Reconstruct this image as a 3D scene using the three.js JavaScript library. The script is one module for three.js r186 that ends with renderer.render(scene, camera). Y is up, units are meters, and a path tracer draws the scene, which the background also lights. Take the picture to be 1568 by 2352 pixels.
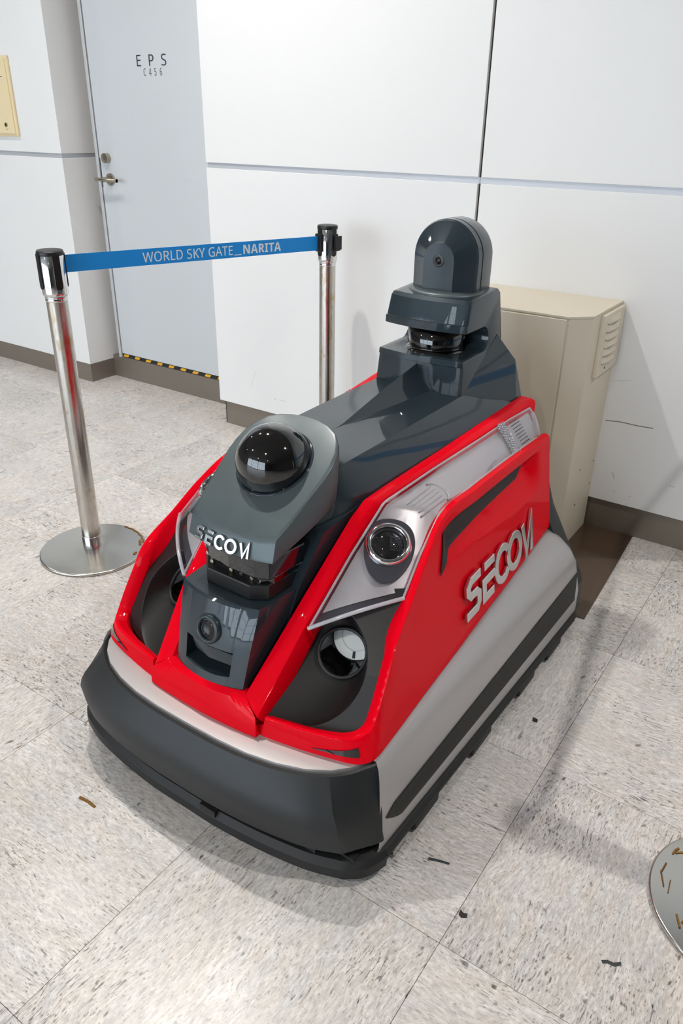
import * as THREE from 'three';
import { mergeGeometries, toCreasedNormals, mergeVertices } from 'three/addons/utils/BufferGeometryUtils.js';
import { RoundedBoxGeometry } from 'three/addons/geometries/RoundedBoxGeometry.js';
import { ConvexGeometry } from 'three/addons/geometries/ConvexGeometry.js';
import { TextGeometry } from 'three/addons/geometries/TextGeometry.js';
import { FontLoader } from 'three/addons/loaders/FontLoader.js';
import { Brush, Evaluator, SUBTRACTION } from 'three-bvh-csg';
import { RectAreaLightUniformsLib } from 'three/addons/lights/RectAreaLightUniformsLib.js';

// ---------------------------------------------------------------- camera, sky, exposure
const scene = new THREE.Scene();
const camera = new THREE.PerspectiveCamera(67.63, 1568 / 2352, 0.05, 100);
camera.position.set(3.3826, 1.28, 2.5534);
camera.up.set(-0.26913572, 0.89041381, -0.36705478);
camera.lookAt(3.3826 - 0.50045356, 1.28 - 0.45491913, 2.5534 - 0.73661035);
const renderer = new THREE.WebGLRenderer({ antialias: true });
renderer.toneMapping = THREE.LinearToneMapping;
renderer.toneMappingExposure = 0.94;
renderer.shadowMap.enabled = true;
renderer.shadowMap.type = THREE.PCFSoftShadowMap;
scene.background = new THREE.Color().setRGB(6.1, 7.0, 7.6);      // daylight beyond the far windows
RectAreaLightUniformsLib.init();

const CEIL = 3.0;
const LAMP = 12;                                                   // candela of a downlight
const LAMP_COLOR = new THREE.Color().setRGB(1.0, 0.95, 0.895);
const LAMP_SPOTS = [[1.55, 1.1, 0.92], [0.5, 1.05, 0.42], [4.35, 1.3, 1.05], [-1.4, 1.1, 0.5], [0, 4.0, 0.8], [2.9, 4.0, 0.95], [-2.9, 4.0, 0.8], [1.45, 6.4, 0.8], [4.35, 6.4, 0.5]];

// ---------------------------------------------------------------- helpers
let seed = 20240611;
const rnd = () => { seed = (seed * 1664525 + 1013904223) >>> 0; return seed / 4294967296; };
const taken = new Map();
function numbered(name) {
  const k = taken.get(name) ?? 0; taken.set(name, k + 1);
  return k ? name + '_' + String(k).padStart(3, '0') : name;
}
function tag(o, label, category, group) {
  o.userData.label = label; o.userData.category = category;
  if (group) o.userData.group = group;
  return o;
}
function mesh(name, geo, mat, parent = scene) {
  const m = new THREE.Mesh(geo, mat);
  m.name = parent === scene ? numbered(name) : name;
  m.castShadow = true; m.receiveShadow = true;
  parent.add(m); return m;
}
function struct(name, geo, mat, parent = scene) {
  const m = mesh(name, geo, mat, parent);
  if (parent === scene) m.userData.kind = 'structure';
  return m;
}
function thing(name, label, category, [x, y, z] = [0, 0, 0], turn = 0, group) {
  const g = new THREE.Group(); g.name = numbered(name); g.position.set(x, y, z); g.rotation.y = turn;
  tag(g, label, category, group); scene.add(g); return g;
}
const V = (a) => new THREE.Vector3(a[0], a[1], a[2]);
const lerp = (a, b, t) => a + (b - a) * t;
const mix3 = (a, b, t) => [lerp(a[0], b[0], t), lerp(a[1], b[1], t), lerp(a[2], b[2], t)];
const clamp = (x, a = 0, b = 1) => Math.min(b, Math.max(a, x));
const smooth = (a, b, x) => { const t = clamp((x - a) / (b - a)); return t * t * (3 - 2 * t); };
function box(x0, x1, y0, y1, z0, z1, r = 0) {
  const g = r > 0 ? new RoundedBoxGeometry(x1 - x0, y1 - y0, z1 - z0, 2, r) : new THREE.BoxGeometry(x1 - x0, y1 - y0, z1 - z0);
  return g.translate((x0 + x1) / 2, (y0 + y1) / 2, (z0 + z1) / 2);
}
function plain(g) {                                                // position + normal only, so that parts can be merged
  g = g.index ? g.toNonIndexed() : g;
  const o = new THREE.BufferGeometry(); o.setAttribute('position', g.attributes.position);
  if (g.attributes.normal) o.setAttribute('normal', g.attributes.normal); else o.computeVertexNormals();
  return o;
}
const merge = (list) => mergeGeometries(list.map(plain));
function crease(g, deg = 30) {
  if (g.attributes.normal) g.deleteAttribute('normal');
  if (g.attributes.uv) g.deleteAttribute('uv');
  return toCreasedNormals(mergeVertices(g, 1e-5), deg * Math.PI / 180);
}
function fromLists(pos, idx) {
  const g = new THREE.BufferGeometry();
  g.setAttribute('position', new THREE.Float32BufferAttribute(pos, 3)); g.setIndex(idx); return g;
}
// rows of points -> skin. rows: array of arrays of [x,y,z]; ring closes each row, capA / capB close the ends.
function skin(rows, { ring = true, capA = false, capB = false, deg = 30 } = {}) {
  const n = rows[0].length, pos = [], idx = [];
  rows.forEach((r) => r.forEach((p) => pos.push(p[0], p[1], p[2])));
  for (let i = 0; i + 1 < rows.length; i++) for (let j = 0; j < (ring ? n : n - 1); j++) {
    const a = i * n + j, b = i * n + (j + 1) % n, c = a + n, d = b + n;
    idx.push(a, b, d, a, d, c);
  }
  const cap = (row, flip) => {
    const c = [0, 0, 0]; row.forEach((p) => p.forEach((v, k) => { c[k] += v / n; }));
    const at = pos.length / 3; pos.push(...c);
    const b0 = pos.length / 3; row.forEach((p) => pos.push(...p));
    for (let j = 0; j < n; j++) flip ? idx.push(at, b0 + j, b0 + (j + 1) % n) : idx.push(at, b0 + (j + 1) % n, b0 + j);
  };
  if (capA) cap(rows[0], false);
  if (capB) cap(rows[rows.length - 1], true);
  return crease(fromLists(pos, idx), deg);
}
// a shell of given thickness over a parametric patch f(u,v) -> [x,y,z]; thickness goes to the side of -normal
function shell(f, nu, nv, th, deg = 30) {
  const pos = [], idx = [], N = (nu + 1) * (nv + 1), e = 1e-3;
  const P = [], Q = [];
  for (let i = 0; i <= nu; i++) for (let j = 0; j <= nv; j++) {
    const u = i / nu, v = j / nv, p = f(u, v);
    const du = V(f(Math.min(1, u + e), v)).sub(V(f(Math.max(0, u - e), v))), dv = V(f(u, Math.min(1, v + e))).sub(V(f(u, Math.max(0, v - e))));
    const n = du.cross(dv).normalize(); if (n.y + n.z + n.x < 0) n.negate();
    P.push(p); Q.push([p[0] - n.x * th, p[1] - n.y * th, p[2] - n.z * th]);
  }
  P.forEach((p) => pos.push(...p)); Q.forEach((p) => pos.push(...p));
  const at = (i, j) => i * (nv + 1) + j;
  for (let i = 0; i < nu; i++) for (let j = 0; j < nv; j++) {
    const a = at(i, j), b = at(i + 1, j), c = at(i + 1, j + 1), d = at(i, j + 1);
    idx.push(a, b, c, a, c, d, N + a, N + c, N + b, N + a, N + d, N + c);
  }
  const side = (a, b) => idx.push(a, b, N + b, a, N + b, N + a);
  for (let i = 0; i < nu; i++) { side(at(i + 1, 0), at(i, 0)); side(at(i, nv), at(i + 1, nv)); }
  for (let j = 0; j < nv; j++) { side(at(0, j), at(0, j + 1)); side(at(nu, j + 1), at(nu, j)); }
  return crease(fromLists(pos, idx), deg);
}
function mirror(g) {                                               // the same part on the robot's other side
  g = g.index ? g.toNonIndexed() : g.clone();
  const p = g.attributes.position, n = g.attributes.normal;
  const P = new Float32Array(p.count * 3), Nn = new Float32Array(p.count * 3);
  for (let t = 0; t < p.count; t += 3) for (let k = 0; k < 3; k++) {
    const s = t + [0, 2, 1][k], d = t + k;
    P.set([-p.getX(s), p.getY(s), p.getZ(s)], d * 3); Nn.set([-n.getX(s), n.getY(s), n.getZ(s)], d * 3);
  }
  const o = new THREE.BufferGeometry();
  o.setAttribute('position', new THREE.BufferAttribute(P, 3)); o.setAttribute('normal', new THREE.BufferAttribute(Nn, 3)); return o;
}
function curve(pts, tension = 0.5) { return new THREE.CatmullRomCurve3(pts.map(V), false, 'centripetal', tension); }
function at(c, t) { const p = c.getPoint(clamp(t)); return [p.x, p.y, p.z]; }
function poly(pts, t) {                                            // piecewise linear by index
  const f = clamp(t) * (pts.length - 1), i = Math.min(pts.length - 2, Math.floor(f)); return mix3(pts[i], pts[i + 1], f - i);
}
function lathe(pts, seg = 48) { return new THREE.LatheGeometry(pts.map(([r, y]) => new THREE.Vector2(r, y)), seg); }
function tube(pts, r, closed = false, seg = 64, rad = 8) {
  return new THREE.TubeGeometry(new THREE.CatmullRomCurve3(pts.map(V), closed, 'centripetal'), seg, r, rad, closed);
}
function extrude(shape, depth, bevel = 0, curveSegments = 16, steps = 1) {
  return new THREE.ExtrudeGeometry(shape, { depth, steps, curveSegments, bevelEnabled: bevel > 0, bevelSize: bevel, bevelThickness: bevel, bevelSegments: 2 });
}
const shapeOf = (pts) => new THREE.Shape(pts.map((p) => new THREE.Vector2(p[0], p[1])));
function stroke(pts, w) {                                          // a mitred stroke of a letter
  const L = [], R = [], n = pts.length;
  for (let i = 0; i < n; i++) {
    const a = pts[Math.max(0, i - 1)], b = pts[i], c = pts[Math.min(n - 1, i + 1)];
    const d1 = i ? [b[0] - a[0], b[1] - a[1]] : [c[0] - b[0], c[1] - b[1]], d2 = i < n - 1 ? [c[0] - b[0], c[1] - b[1]] : d1;
    const l1 = Math.hypot(...d1), l2 = Math.hypot(...d2), n1 = [-d1[1] / l1, d1[0] / l1], n2 = [-d2[1] / l2, d2[0] / l2];
    let m = [n1[0] + n2[0], n1[1] + n2[1]]; const ml = Math.hypot(...m) || 1; m = [m[0] / ml, m[1] / ml];
    const k = Math.min(2.2, 1 / Math.max(0.3, m[0] * n1[0] + m[1] * n1[1])) * w / 2;
    L.push([b[0] + m[0] * k, b[1] + m[1] * k]); R.push([b[0] - m[0] * k, b[1] - m[1] * k]);
  }
  return shapeOf([...L, ...R.reverse()]);
}
function ringShape(r0, r1, cx, cy, sx = 1) {
  const s = new THREE.Shape(), h = new THREE.Path();
  s.absellipse(cx, cy, r1 * sx, r1, 0, Math.PI * 2); h.absellipse(cx, cy, r0 * sx, r0, 0, Math.PI * 2); s.holes.push(h); return s;
}
// the five letters of the badge, each in a cell 1 high
const BADGE = [
  { w: 0.78, s: () => [stroke([[0.76, 0.9], [0.28, 0.9], [0.13, 0.79], [0.13, 0.64], [0.25, 0.53], [0.55, 0.53], [0.68, 0.43], [0.68, 0.24], [0.55, 0.11], [0.02, 0.11]], 0.17)] },
  { w: 0.80, s: () => [stroke([[0.26, 0.9], [0.78, 0.9]], 0.16), stroke([[0.78, 0.53], [0.2, 0.53], [0.2, 0.11], [0.72, 0.11]], 0.17)] },
  { w: 0.82, s: () => { const p = []; for (let k = 0; k <= 26; k++) { const a = (0.23 + 1.54 * k / 26) * Math.PI; p.push([0.52 + 0.4 * Math.cos(a), 0.5 + 0.41 * Math.sin(a)]); } return [stroke(p, 0.17)]; } },
  { w: 0.92, s: () => [ringShape(0.33, 0.5, 0.46, 0.5, 0.96)] },
  { w: 0.80, s: () => [stroke([[0.1, 0.93], [0.36, 0.08], [0.72, 0.98], [0.72, 0.02]], 0.15)] },
];
function badgeLetters(height, place, mat, parent, depth) {         // place(u, v) -> { p, X, Y, Z } frame on the carrying face
  const total = BADGE.reduce((s, b) => s + b.w, 0); let u = 0;
  for (const b of BADGE) {
    const g = merge(b.s().map((s) => extrude(s, depth / height, 0.018, 20))); g.scale(height, height, height);
    const { p, X, Y, Z } = place(u / total, 0);
    const m = mesh('letter', g, mat, parent); m.matrixAutoUpdate = true;
    m.quaternion.setFromRotationMatrix(new THREE.Matrix4().makeBasis(X, Y, Z)); m.position.copy(p);
    u += b.w;
  }
}

// ---------------------------------------------------------------- noise and textures
function hash(i, j, s) { let h = Math.imul(i, 374761393) ^ Math.imul(j, 668265263) ^ Math.imul(s, 1442695041); h = Math.imul(h ^ (h >>> 13), 1274126177); return ((h ^ (h >>> 16)) >>> 0) / 4294967296; }
function vnoise(x, y, px, py, s) {                                 // tiling value noise with periods px, py
  const i = Math.floor(x), j = Math.floor(y), f = x - i, g = y - j, a = f * f * (3 - 2 * f), b = g * g * (3 - 2 * g);
  const I = ((i % px) + px) % px, J = ((j % py) + py) % py, I1 = (I + 1) % px, J1 = (J + 1) % py;
  return lerp(lerp(hash(I, J, s), hash(I1, J, s), a), lerp(hash(I, J1, s), hash(I1, J1, s), a), b);
}
function dataTex(n, fn, srgb = true) {
  const d = new Uint8Array(n * n * 4);
  for (let j = 0; j < n; j++) for (let i = 0; i < n; i++) {
    const c = fn(i / n, j / n); const k = (j * n + i) * 4;
    d[k] = clamp(c[0], 0, 255); d[k + 1] = clamp(c[1], 0, 255); d[k + 2] = clamp(c[2], 0, 255); d[k + 3] = 255;
  }
  const t = new THREE.DataTexture(d, n, n, THREE.RGBAFormat); t.wrapS = t.wrapT = THREE.RepeatWrapping;
  t.magFilter = THREE.LinearFilter; t.minFilter = THREE.LinearMipmapLinearFilter; t.generateMipmaps = true;
  if (srgb) t.colorSpace = THREE.SRGBColorSpace; t.needsUpdate = true; return t;
}
// vinyl tile: pale grey chips pressed and dragged along one direction, with dark flecks
function vinyl(s, tone) {
  return dataTex(1024, (u, v) => {
    const wob = 0.03 * (vnoise(u * 5, v * 5, 5, 5, s + 9) - 0.5) + 0.012 * (vnoise(u * 14, v * 14, 14, 14, s + 19) - 0.5);
    const y = v + wob;
    const band = vnoise(u * 2, y * 9, 2, 9, s) - 0.5, cloud = vnoise(u * 3, y * 4, 3, 4, s + 1) - 0.5;
    const chip = vnoise(u * 34, y * 130, 34, 130, s + 2) - 0.5, chip2 = vnoise(u * 70, y * 260, 70, 260, s + 3) - 0.5;
    const fine = vnoise(u * 300, y * 420, 300, 420, s + 4) - 0.5;
    let l = tone + 9 * band + 12 * cloud + 26 * chip + 28 * chip2 + 16 * fine;
    const tint = vnoise(u * 8, y * 22, 8, 22, s + 5) - 0.5;
    const zone = vnoise(u * 4, y * 6, 4, 6, s + 6);
    const f1 = vnoise(u * 40, y * 190, 40, 190, s + 7), f2 = vnoise(u * 78, y * 330, 78, 330, s + 8), f3 = vnoise(u * 18, y * 100, 18, 100, s + 11);
    const dark = smooth(0.86 - 0.1 * zone, 0.97, f1) * 70 + smooth(0.84 - 0.14 * zone, 0.95, f2) * 62 + smooth(0.93 - 0.03 * zone, 0.985, f3) * 100;
    l -= dark * (0.35 + 0.9 * zone);
    return [l + 1 + 3 * tint, l - 3 - 1 * tint, l - 7 - 6 * tint];
  });
}
const wearTex = dataTex(512, (u, v) => {                           // uneven polish
  const n = vnoise(u * 6, v * 6, 6, 6, 71) * 0.5 + vnoise(u * 24, v * 24, 24, 24, 72) * 0.3 + vnoise(u * 90, v * 90, 90, 90, 73) * 0.2;
  const g = 150 + 105 * n; return [g, g, g];
}, false);
const rustTex = dataTex(512, (u, v) => {                           // worn stainless steel
  const n = vnoise(u * 5, v * 9, 5, 9, 81) * 0.5 + vnoise(u * 40, v * 60, 40, 60, 82) * 0.3 + vnoise(u * 130, v * 200, 130, 200, 83) * 0.2;
  const l = 196 + 34 * (n - 0.5), stain = smooth(0.62, 0.85, vnoise(u * 7, v * 12, 7, 12, 84) * 0.6 + vnoise(u * 30, v * 50, 30, 50, 85) * 0.4);
  return [l - 14 * stain, l - 4 - 24 * stain, l - 10 - 40 * stain];
});

const std = (o) => new THREE.MeshStandardMaterial(o);
const phys = (o) => new THREE.MeshPhysicalMaterial(o);
const rgb = (r, g, b) => new THREE.Color().setRGB(r / 255, g / 255, b / 255, THREE.SRGBColorSpace);
const M = {
  wall: std({ color: rgb(232, 232, 231), roughness: 0.55 }),
  door: std({ color: rgb(198, 202, 205), roughness: 0.45 }),
  band: std({ color: rgb(186, 188, 193), roughness: 0.4, metalness: 0.2 }),
  gap: std({ color: rgb(62, 56, 50), roughness: 0.8 }),
  base: std({ color: rgb(132, 123, 113), roughness: 0.34, metalness: 0.4 }),
  ceiling: std({ color: rgb(128, 126, 122), roughness: 0.9 }),
  hall: std({ color: rgb(112, 110, 106), roughness: 0.7 }),
  frame: std({ color: rgb(196, 198, 199), roughness: 0.4, metalness: 0.3 }),
  dark: std({ color: rgb(28, 28, 28), roughness: 0.6 }),
  yellow: std({ color: rgb(232, 172, 20), roughness: 0.55 }),
  brass: std({ color: rgb(176, 168, 152), roughness: 0.22, metalness: 1 }),
  print: std({ color: rgb(48, 54, 56), roughness: 0.6 }),
  printPale: std({ color: rgb(98, 108, 108), roughness: 0.6 }),
  cream: std({ color: rgb(232, 214, 172), roughness: 0.5 }),
  beige: std({ color: rgb(212, 203, 184), roughness: 0.42 }),
  steel: std({ color: 0xffffff, map: rustTex, roughness: 0.22, metalness: 1 }),
  plateSteel: std({ color: rgb(196, 194, 188), roughness: 0.3, metalness: 1, roughnessMap: wearTex }),
  chrome: std({ color: rgb(225, 226, 228), roughness: 0.08, metalness: 1 }),
  blackPlastic: std({ color: rgb(18, 19, 20), roughness: 0.42 }),
  rust: std({ color: rgb(122, 86, 30), roughness: 0.8 }),
  red: phys({ color: rgb(228, 0, 26), roughness: 0.5, specularIntensity: 0.05, clearcoat: 0.2, clearcoatRoughness: 0.05 }),
  grey: phys({ color: rgb(40, 52, 59), roughness: 0.4, metalness: 0.2, specularIntensity: 0.3, clearcoat: 0.8, clearcoatRoughness: 0.04 }),
  greyMatt: phys({ color: rgb(84, 95, 98), roughness: 0.5, metalness: 0.5, clearcoat: 0.3, clearcoatRoughness: 0.25 }),
  silver: phys({ color: rgb(176, 174, 174), roughness: 0.4, metalness: 0.5, clearcoat: 0.5, clearcoatRoughness: 0.15 }),
  rubber: std({ color: rgb(27, 30, 32), roughness: 0.5 }),
  rubberDark: std({ color: rgb(20, 21, 22), roughness: 0.55 }),
  intake: std({ color: rgb(20, 20, 20), roughness: 0.45 }),
  gloss: phys({ color: rgb(10, 10, 11), roughness: 0.06, clearcoat: 1, clearcoatRoughness: 0.02 }),
  smoked: phys({ color: rgb(14, 20, 26), roughness: 0.07, clearcoat: 1, clearcoatRoughness: 0.02 }),
  clear: phys({ color: rgb(248, 248, 250), roughness: 0.02, transmission: 1, thickness: 0, ior: 1.46 }),
  clearRim: phys({ color: rgb(236, 236, 240), roughness: 0.12, transmission: 0.55, thickness: 0, ior: 1.46 }),
  housing: std({ color: rgb(200, 196, 194), roughness: 0.34, metalness: 0.35 }),
  housingDark: std({ color: rgb(108, 108, 116), roughness: 0.2, metalness: 0.7 }),
  white: std({ color: rgb(216, 222, 220), roughness: 0.35 }),
  lensBlack: std({ color: rgb(7, 7, 8), roughness: 0.3 }),
  badge: std({ color: rgb(214, 214, 216), roughness: 0.24, metalness: 1 }),
  tyre: std({ color: rgb(20, 20, 20), roughness: 0.8 }),
};

// ---------------------------------------------------------------- floor of vinyl tiles
const T = 0.5, JX = 3.056, JZ = 1.746;                             // tile size, a joint in x, a joint in z
const floor = new THREE.Group(); floor.name = 'floor'; floor.userData.kind = 'structure'; scene.add(floor);
{
  const maps = [vinyl(11, 206), vinyl(37, 199), vinyl(58, 210)];
  const mats = maps.map((map) => std({ map, roughness: 0.36, roughnessMap: wearTex }));
  const tileGeo = (turn, ou, ov) => {
    const g = new RoundedBoxGeometry(T - 0.0008, 0.02, T - 0.0008, 1, 0.0006).translate(0, -0.01, 0);
    const p = g.attributes.position, uv = g.attributes.uv;
    for (let i = 0; i < p.count; i++) {
      const a = p.getX(i) / T + 0.5, b = p.getZ(i) / T + 0.5;
      turn ? uv.setXY(i, b + ou, a + ov) : uv.setXY(i, a + ou, b + ov);
    }
    return g;
  };
  const geos = [0, 1].map((t) => [[0, 0], [0.37, 0.61], [0.71, 0.23]].map(([a, b]) => tileGeo(t, a, b)));
  const i0 = -7, i1 = 4, k0 = -4, k1 = 3;                          // tiles that the photograph can see
  for (let i = i0; i <= i1; i++) for (let k = k0; k <= k1; k++) {
    const par = ((i + k) % 2 + 2) % 2, v = Math.floor(hash(i + 50, k + 50, 5) * 3), w = Math.floor(hash(i + 90, k + 20, 8) * 3);
    const m = mesh('floor_tile', geos[par][v], mats[w], floor);
    m.position.set(JX + (i + 0.5) * T, 0, JZ + (k + 0.5) * T);
  }
  // the rest of the hall's floor, out of view
  const X0 = JX + i0 * T, X1 = JX + (i1 + 1) * T, Z0 = JZ + k0 * T, Z1 = JZ + (k1 + 1) * T;
  const rest = (x0, x1, z0, z1) => {
    const g = box(x0, x1, -0.02, 0, z0, z1), p = g.attributes.position, uv = g.attributes.uv;
    for (let i = 0; i < p.count; i++) uv.setXY(i, p.getX(i) / T, p.getZ(i) / T);
    mesh('floor_sheet', g, mats[0], floor);
  };
  rest(-5, X0, -0.45, 9); rest(X1, 8, -0.45, 9); rest(X0, X1, Z1, 9); rest(X0, X1, -0.45, Z0);
  mesh('subfloor', box(-5.2, 8.2, -0.2, -0.021, -0.5, 9.2), M.gap, floor);
}

// ---------------------------------------------------------------- walls
const ZR = 0.045, XR = 0.981, H1 = 1.1235, H2 = 1.1035, HB = 0.0965, HB2 = 0.112, XV = 2.2045;
const DOORZ = -0.15;
{
  // left of the recess: two panels, the band between them, the metal base
  const wl = struct('wall_left', box(-5, 0, H1, CEIL, -0.3, 0, 0.002), M.wall);
  mesh('wall_panel', box(-5, 0, HB, H2, -0.3, 0, 0.002), M.wall, wl);
  mesh('wall_band', box(-5, -0.003, H2, H1, -0.3, -0.004), M.band, wl);
  struct('baseboard_left', box(-5, 0.001, 0, HB, -0.3, 0.001, 0.001), M.base);
  // right of the recess: four panels proud of the metal base, a dark vertical joint, a grey band
  const wr = struct('wall_right', box(XR + 0.02, 8, 0.0, CEIL, -0.3, 0.03), M.gap);
  const panel = (x0, x1, y0, y1) => mesh('wall_panel', box(x0, x1, y0, y1, 0.03, ZR, 0.0015), M.wall, wr);
  panel(XR, XV - 0.005, H1, CEIL); panel(XV + 0.005, 4.2, H1, CEIL); panel(4.21, 8, H1, CEIL);
  panel(XR, XV - 0.005, HB2, H2); panel(XV + 0.005, 4.2, HB2, H2); panel(4.21, 8, HB2, H2);
  mesh('wall_return', box(XR, XR + 0.02, HB2, CEIL, -0.3, 0.03), M.wall, wr);
  mesh('wall_band', box(XR + 0.006, XV - 0.001, H2, H1, 0.028, ZR - 0.005), M.band, wr);
  mesh('wall_band', box(XV + 0.001, 8, H2, H1, 0.028, ZR - 0.005), M.band, wr);
  struct('baseboard_right', box(XR + 0.028, 8, 0, HB2 + 0.02, 0.0, 0.033, 0.001), M.base);
  // recess: kick plate, hazard strip, frame, door leaf
  struct('baseboard_recess', box(0.001, XR + 0.03, 0, 0.118, -0.3, DOORZ - 0.008), M.base);
  struct('wall_back', box(-0.2, XR + 0.2, 0, CEIL, -0.45, -0.28), M.gap);
  const tr = struct('trim_1', box(0.064, 0.084, 0.118, CEIL, -0.3, DOORZ + 0.004, 0.002), M.frame);
  mesh('frame_rebate', box(0.0, 0.064, 0.118, CEIL, -0.3, DOORZ - 0.05), M.gap, tr);
  mesh('door_gasket', box(0.084, 0.0895, 0.118, CEIL, -0.3, DOORZ - 0.012), M.dark, tr);
  const hz = struct('trim_2', box(0.085, XR + 0.02, 0.118, 0.139, -0.3, DOORZ - 0.006), M.dark);
  for (let k = 0; k < 11; k++) {
    const x = 0.09 + k * 0.086, s = shapeOf([[x, 0.122], [x + 0.036, 0.122], [x + 0.046, 0.136], [x + 0.01, 0.136]]);
    mesh('hazard_stripe', extrude(s, 0.001).translate(0, 0, DOORZ - 0.006), M.yellow, hz);
  }
}
const font = await new FontLoader().loadAsync('fonts/droid/droid_sans_regular.typeface.json');
const door = new THREE.Group(); door.name = 'door_1'; door.userData.kind = 'structure'; scene.add(door);
{
  mesh('door_leaf', box(0.0895, XR + 0.1, 0.141, CEIL - 0.4, -0.2, DOORZ, 0.002), M.door, door);
  mesh('door_header', box(0.0895, XR + 0.1, CEIL - 0.397, CEIL, -0.2, DOORZ), M.wall, door);
  const write = (text, size, x, y, gap, mat, sx = 1) => {
    let u = x;
    for (const ch of text) {
      const g = new TextGeometry(ch, { font, size, depth: 0.0008, curveSegments: 5 }); g.computeBoundingBox();
      g.translate(-g.boundingBox.min.x, 0, 0); g.scale(sx, 1, 1);
      mesh('sign_letter', g, mat, door).position.set(u, y, DOORZ + 0.0001); u += gap;
    }
  };
  write('EPS', 0.044, 0.414, 1.484, 0.077, M.print, 1.15);
  write('C456', 0.029, 0.452, 1.447, 0.034, M.printPale, 0.72);
  const cyl = (r, h, x, y, z, mat, name, parent = door) => mesh(name, new THREE.CylinderGeometry(r, r * 1.06, h, 32).rotateX(Math.PI / 2).translate(x, y, z), mat, parent);
  cyl(0.022, 0.022, 0.148, 1.106, DOORZ + 0.011, M.brass, 'lock_cylinder');
  mesh('keyhole', box(0.1465, 0.1495, 1.098, 1.112, DOORZ + 0.022, DOORZ + 0.0228), M.dark, door);
  const h = cyl(0.027, 0.01, 0.156, 1.012, DOORZ + 0.005, M.brass, 'door_handle');
  mesh('handle_neck', new THREE.CylinderGeometry(0.011, 0.013, 0.05, 24).rotateX(Math.PI / 2).translate(0.156, 1.012, DOORZ + 0.03), M.brass, h);
  mesh('handle_lever', tube([[0.105, 1.012, DOORZ + 0.05], [0.14, 1.013, DOORZ + 0.057], [0.19, 1.013, DOORZ + 0.055], [0.25, 1.012, DOORZ + 0.046]], 0.0085, false, 40, 10), M.brass, h);
  mesh('edge_bolt', box(0.0895, 0.094, 0.975, 1.105, DOORZ, DOORZ + 0.0008), M.dark, door);
  mesh('wall_bumper_mark', new THREE.TorusGeometry(0.017, 0.0007, 6, 40, Math.PI * 0.9).rotateZ(Math.PI * 1.05).translate(0.674, 1.042, DOORZ), M.band, door);
}
// the hall behind the photographer: side walls, window wall, ceiling
struct('wall_west', box(-5.2, -5, 0, CEIL, -0.5, 9.2), M.hall);
struct('wall_east', box(8, 8.2, 0, CEIL, -0.5, 9.2), M.hall);
struct('ceiling', box(-5.2, 8.2, CEIL, CEIL + 0.2, -0.5, 9.2), M.ceiling);
{
  const w = struct('wall_front', box(-5, 8, 0, 0.08, 9, 9.2), M.hall);
  mesh('wall_head', box(-5, 8, 2.96, CEIL, 9, 9.2), M.hall, w);
  const spans = [[-4.7, -1.7], [-1.6, 1.4], [1.5, 4.3]];
  let x = -5;
  for (const [a, b] of spans) { mesh('wall_pier', box(x, a, 0.08, 2.96, 9, 9.2), M.hall, w); x = b; }
  mesh('wall_pier', box(x, 8, 0.08, 2.96, 9, 9.2), M.hall, w);
  spans.forEach(([a, b], k) => {
    const win = new THREE.Group(); win.name = 'window_' + (k + 1); win.userData.kind = 'structure'; scene.add(win);
    for (let i = 0; i <= 4; i++) { const c = lerp(a + 0.02, b - 0.02, i / 4); mesh('mullion', box(c - 0.025, c + 0.025, 0.08, 2.96, 9.06, 9.12), M.frame, win); }
    for (const y of [0.1, 1.0, 2.0, 2.94]) mesh('transom', box(a, b, y - 0.02, y + 0.02, 9.065, 9.115), M.frame, win);
    mesh('pane', box(a, b, 0.08, 2.96, 9.088, 9.094), M.clear, win);
  });
}

// ---------------------------------------------------------------- ceiling downlights
for (const [x, z, power] of LAMP_SPOTS) {
  const g = thing('downlight', 'round white recessed ceiling downlight', 'downlight', [x, CEIL, z], 0, 'ceiling downlights of the hall');
  mesh('trim_ring', new THREE.TorusGeometry(0.085, 0.01, 10, 40).rotateX(Math.PI / 2), M.white, g);
  mesh('diffuser', new THREE.CylinderGeometry(0.08, 0.08, 0.006, 40).translate(0, -0.004, 0), std({ color: 0x222222, emissive: LAMP_COLOR, emissiveIntensity: 12, roughness: 0.6 }), g);
  const l = new THREE.SpotLight(LAMP_COLOR, LAMP * power, 0, 1.3, 0.75, 2);
  l.position.set(0, -0.02, 0); l.target.position.set(0, -1, 0); l.castShadow = true; l.shadow.radius = 2; l.shadow.mapSize.set(1024, 1024);
  g.add(l, l.target);
}

// ================================================================ the patrol robot (x from its middle, z shifted so that the group stands at its base)
const RZ = 1.2;
const robot = thing('security_robot', 'large red, grey and silver wheeled patrol robot with domed top and camera tower', 'robot', [2.5, 0, RZ]);
const S = (g) => g.translate(0, 0, -RZ);                            // geometry given in room depth -> robot frame
const part = (name, g, mat, parent = robot) => mesh(name, S(g), mat, parent);
function both(name, g, mat, parent = robot) { const l = mirror(g); return [part(name, g, mat, parent), part(name, l, mat, parent)]; }

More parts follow.
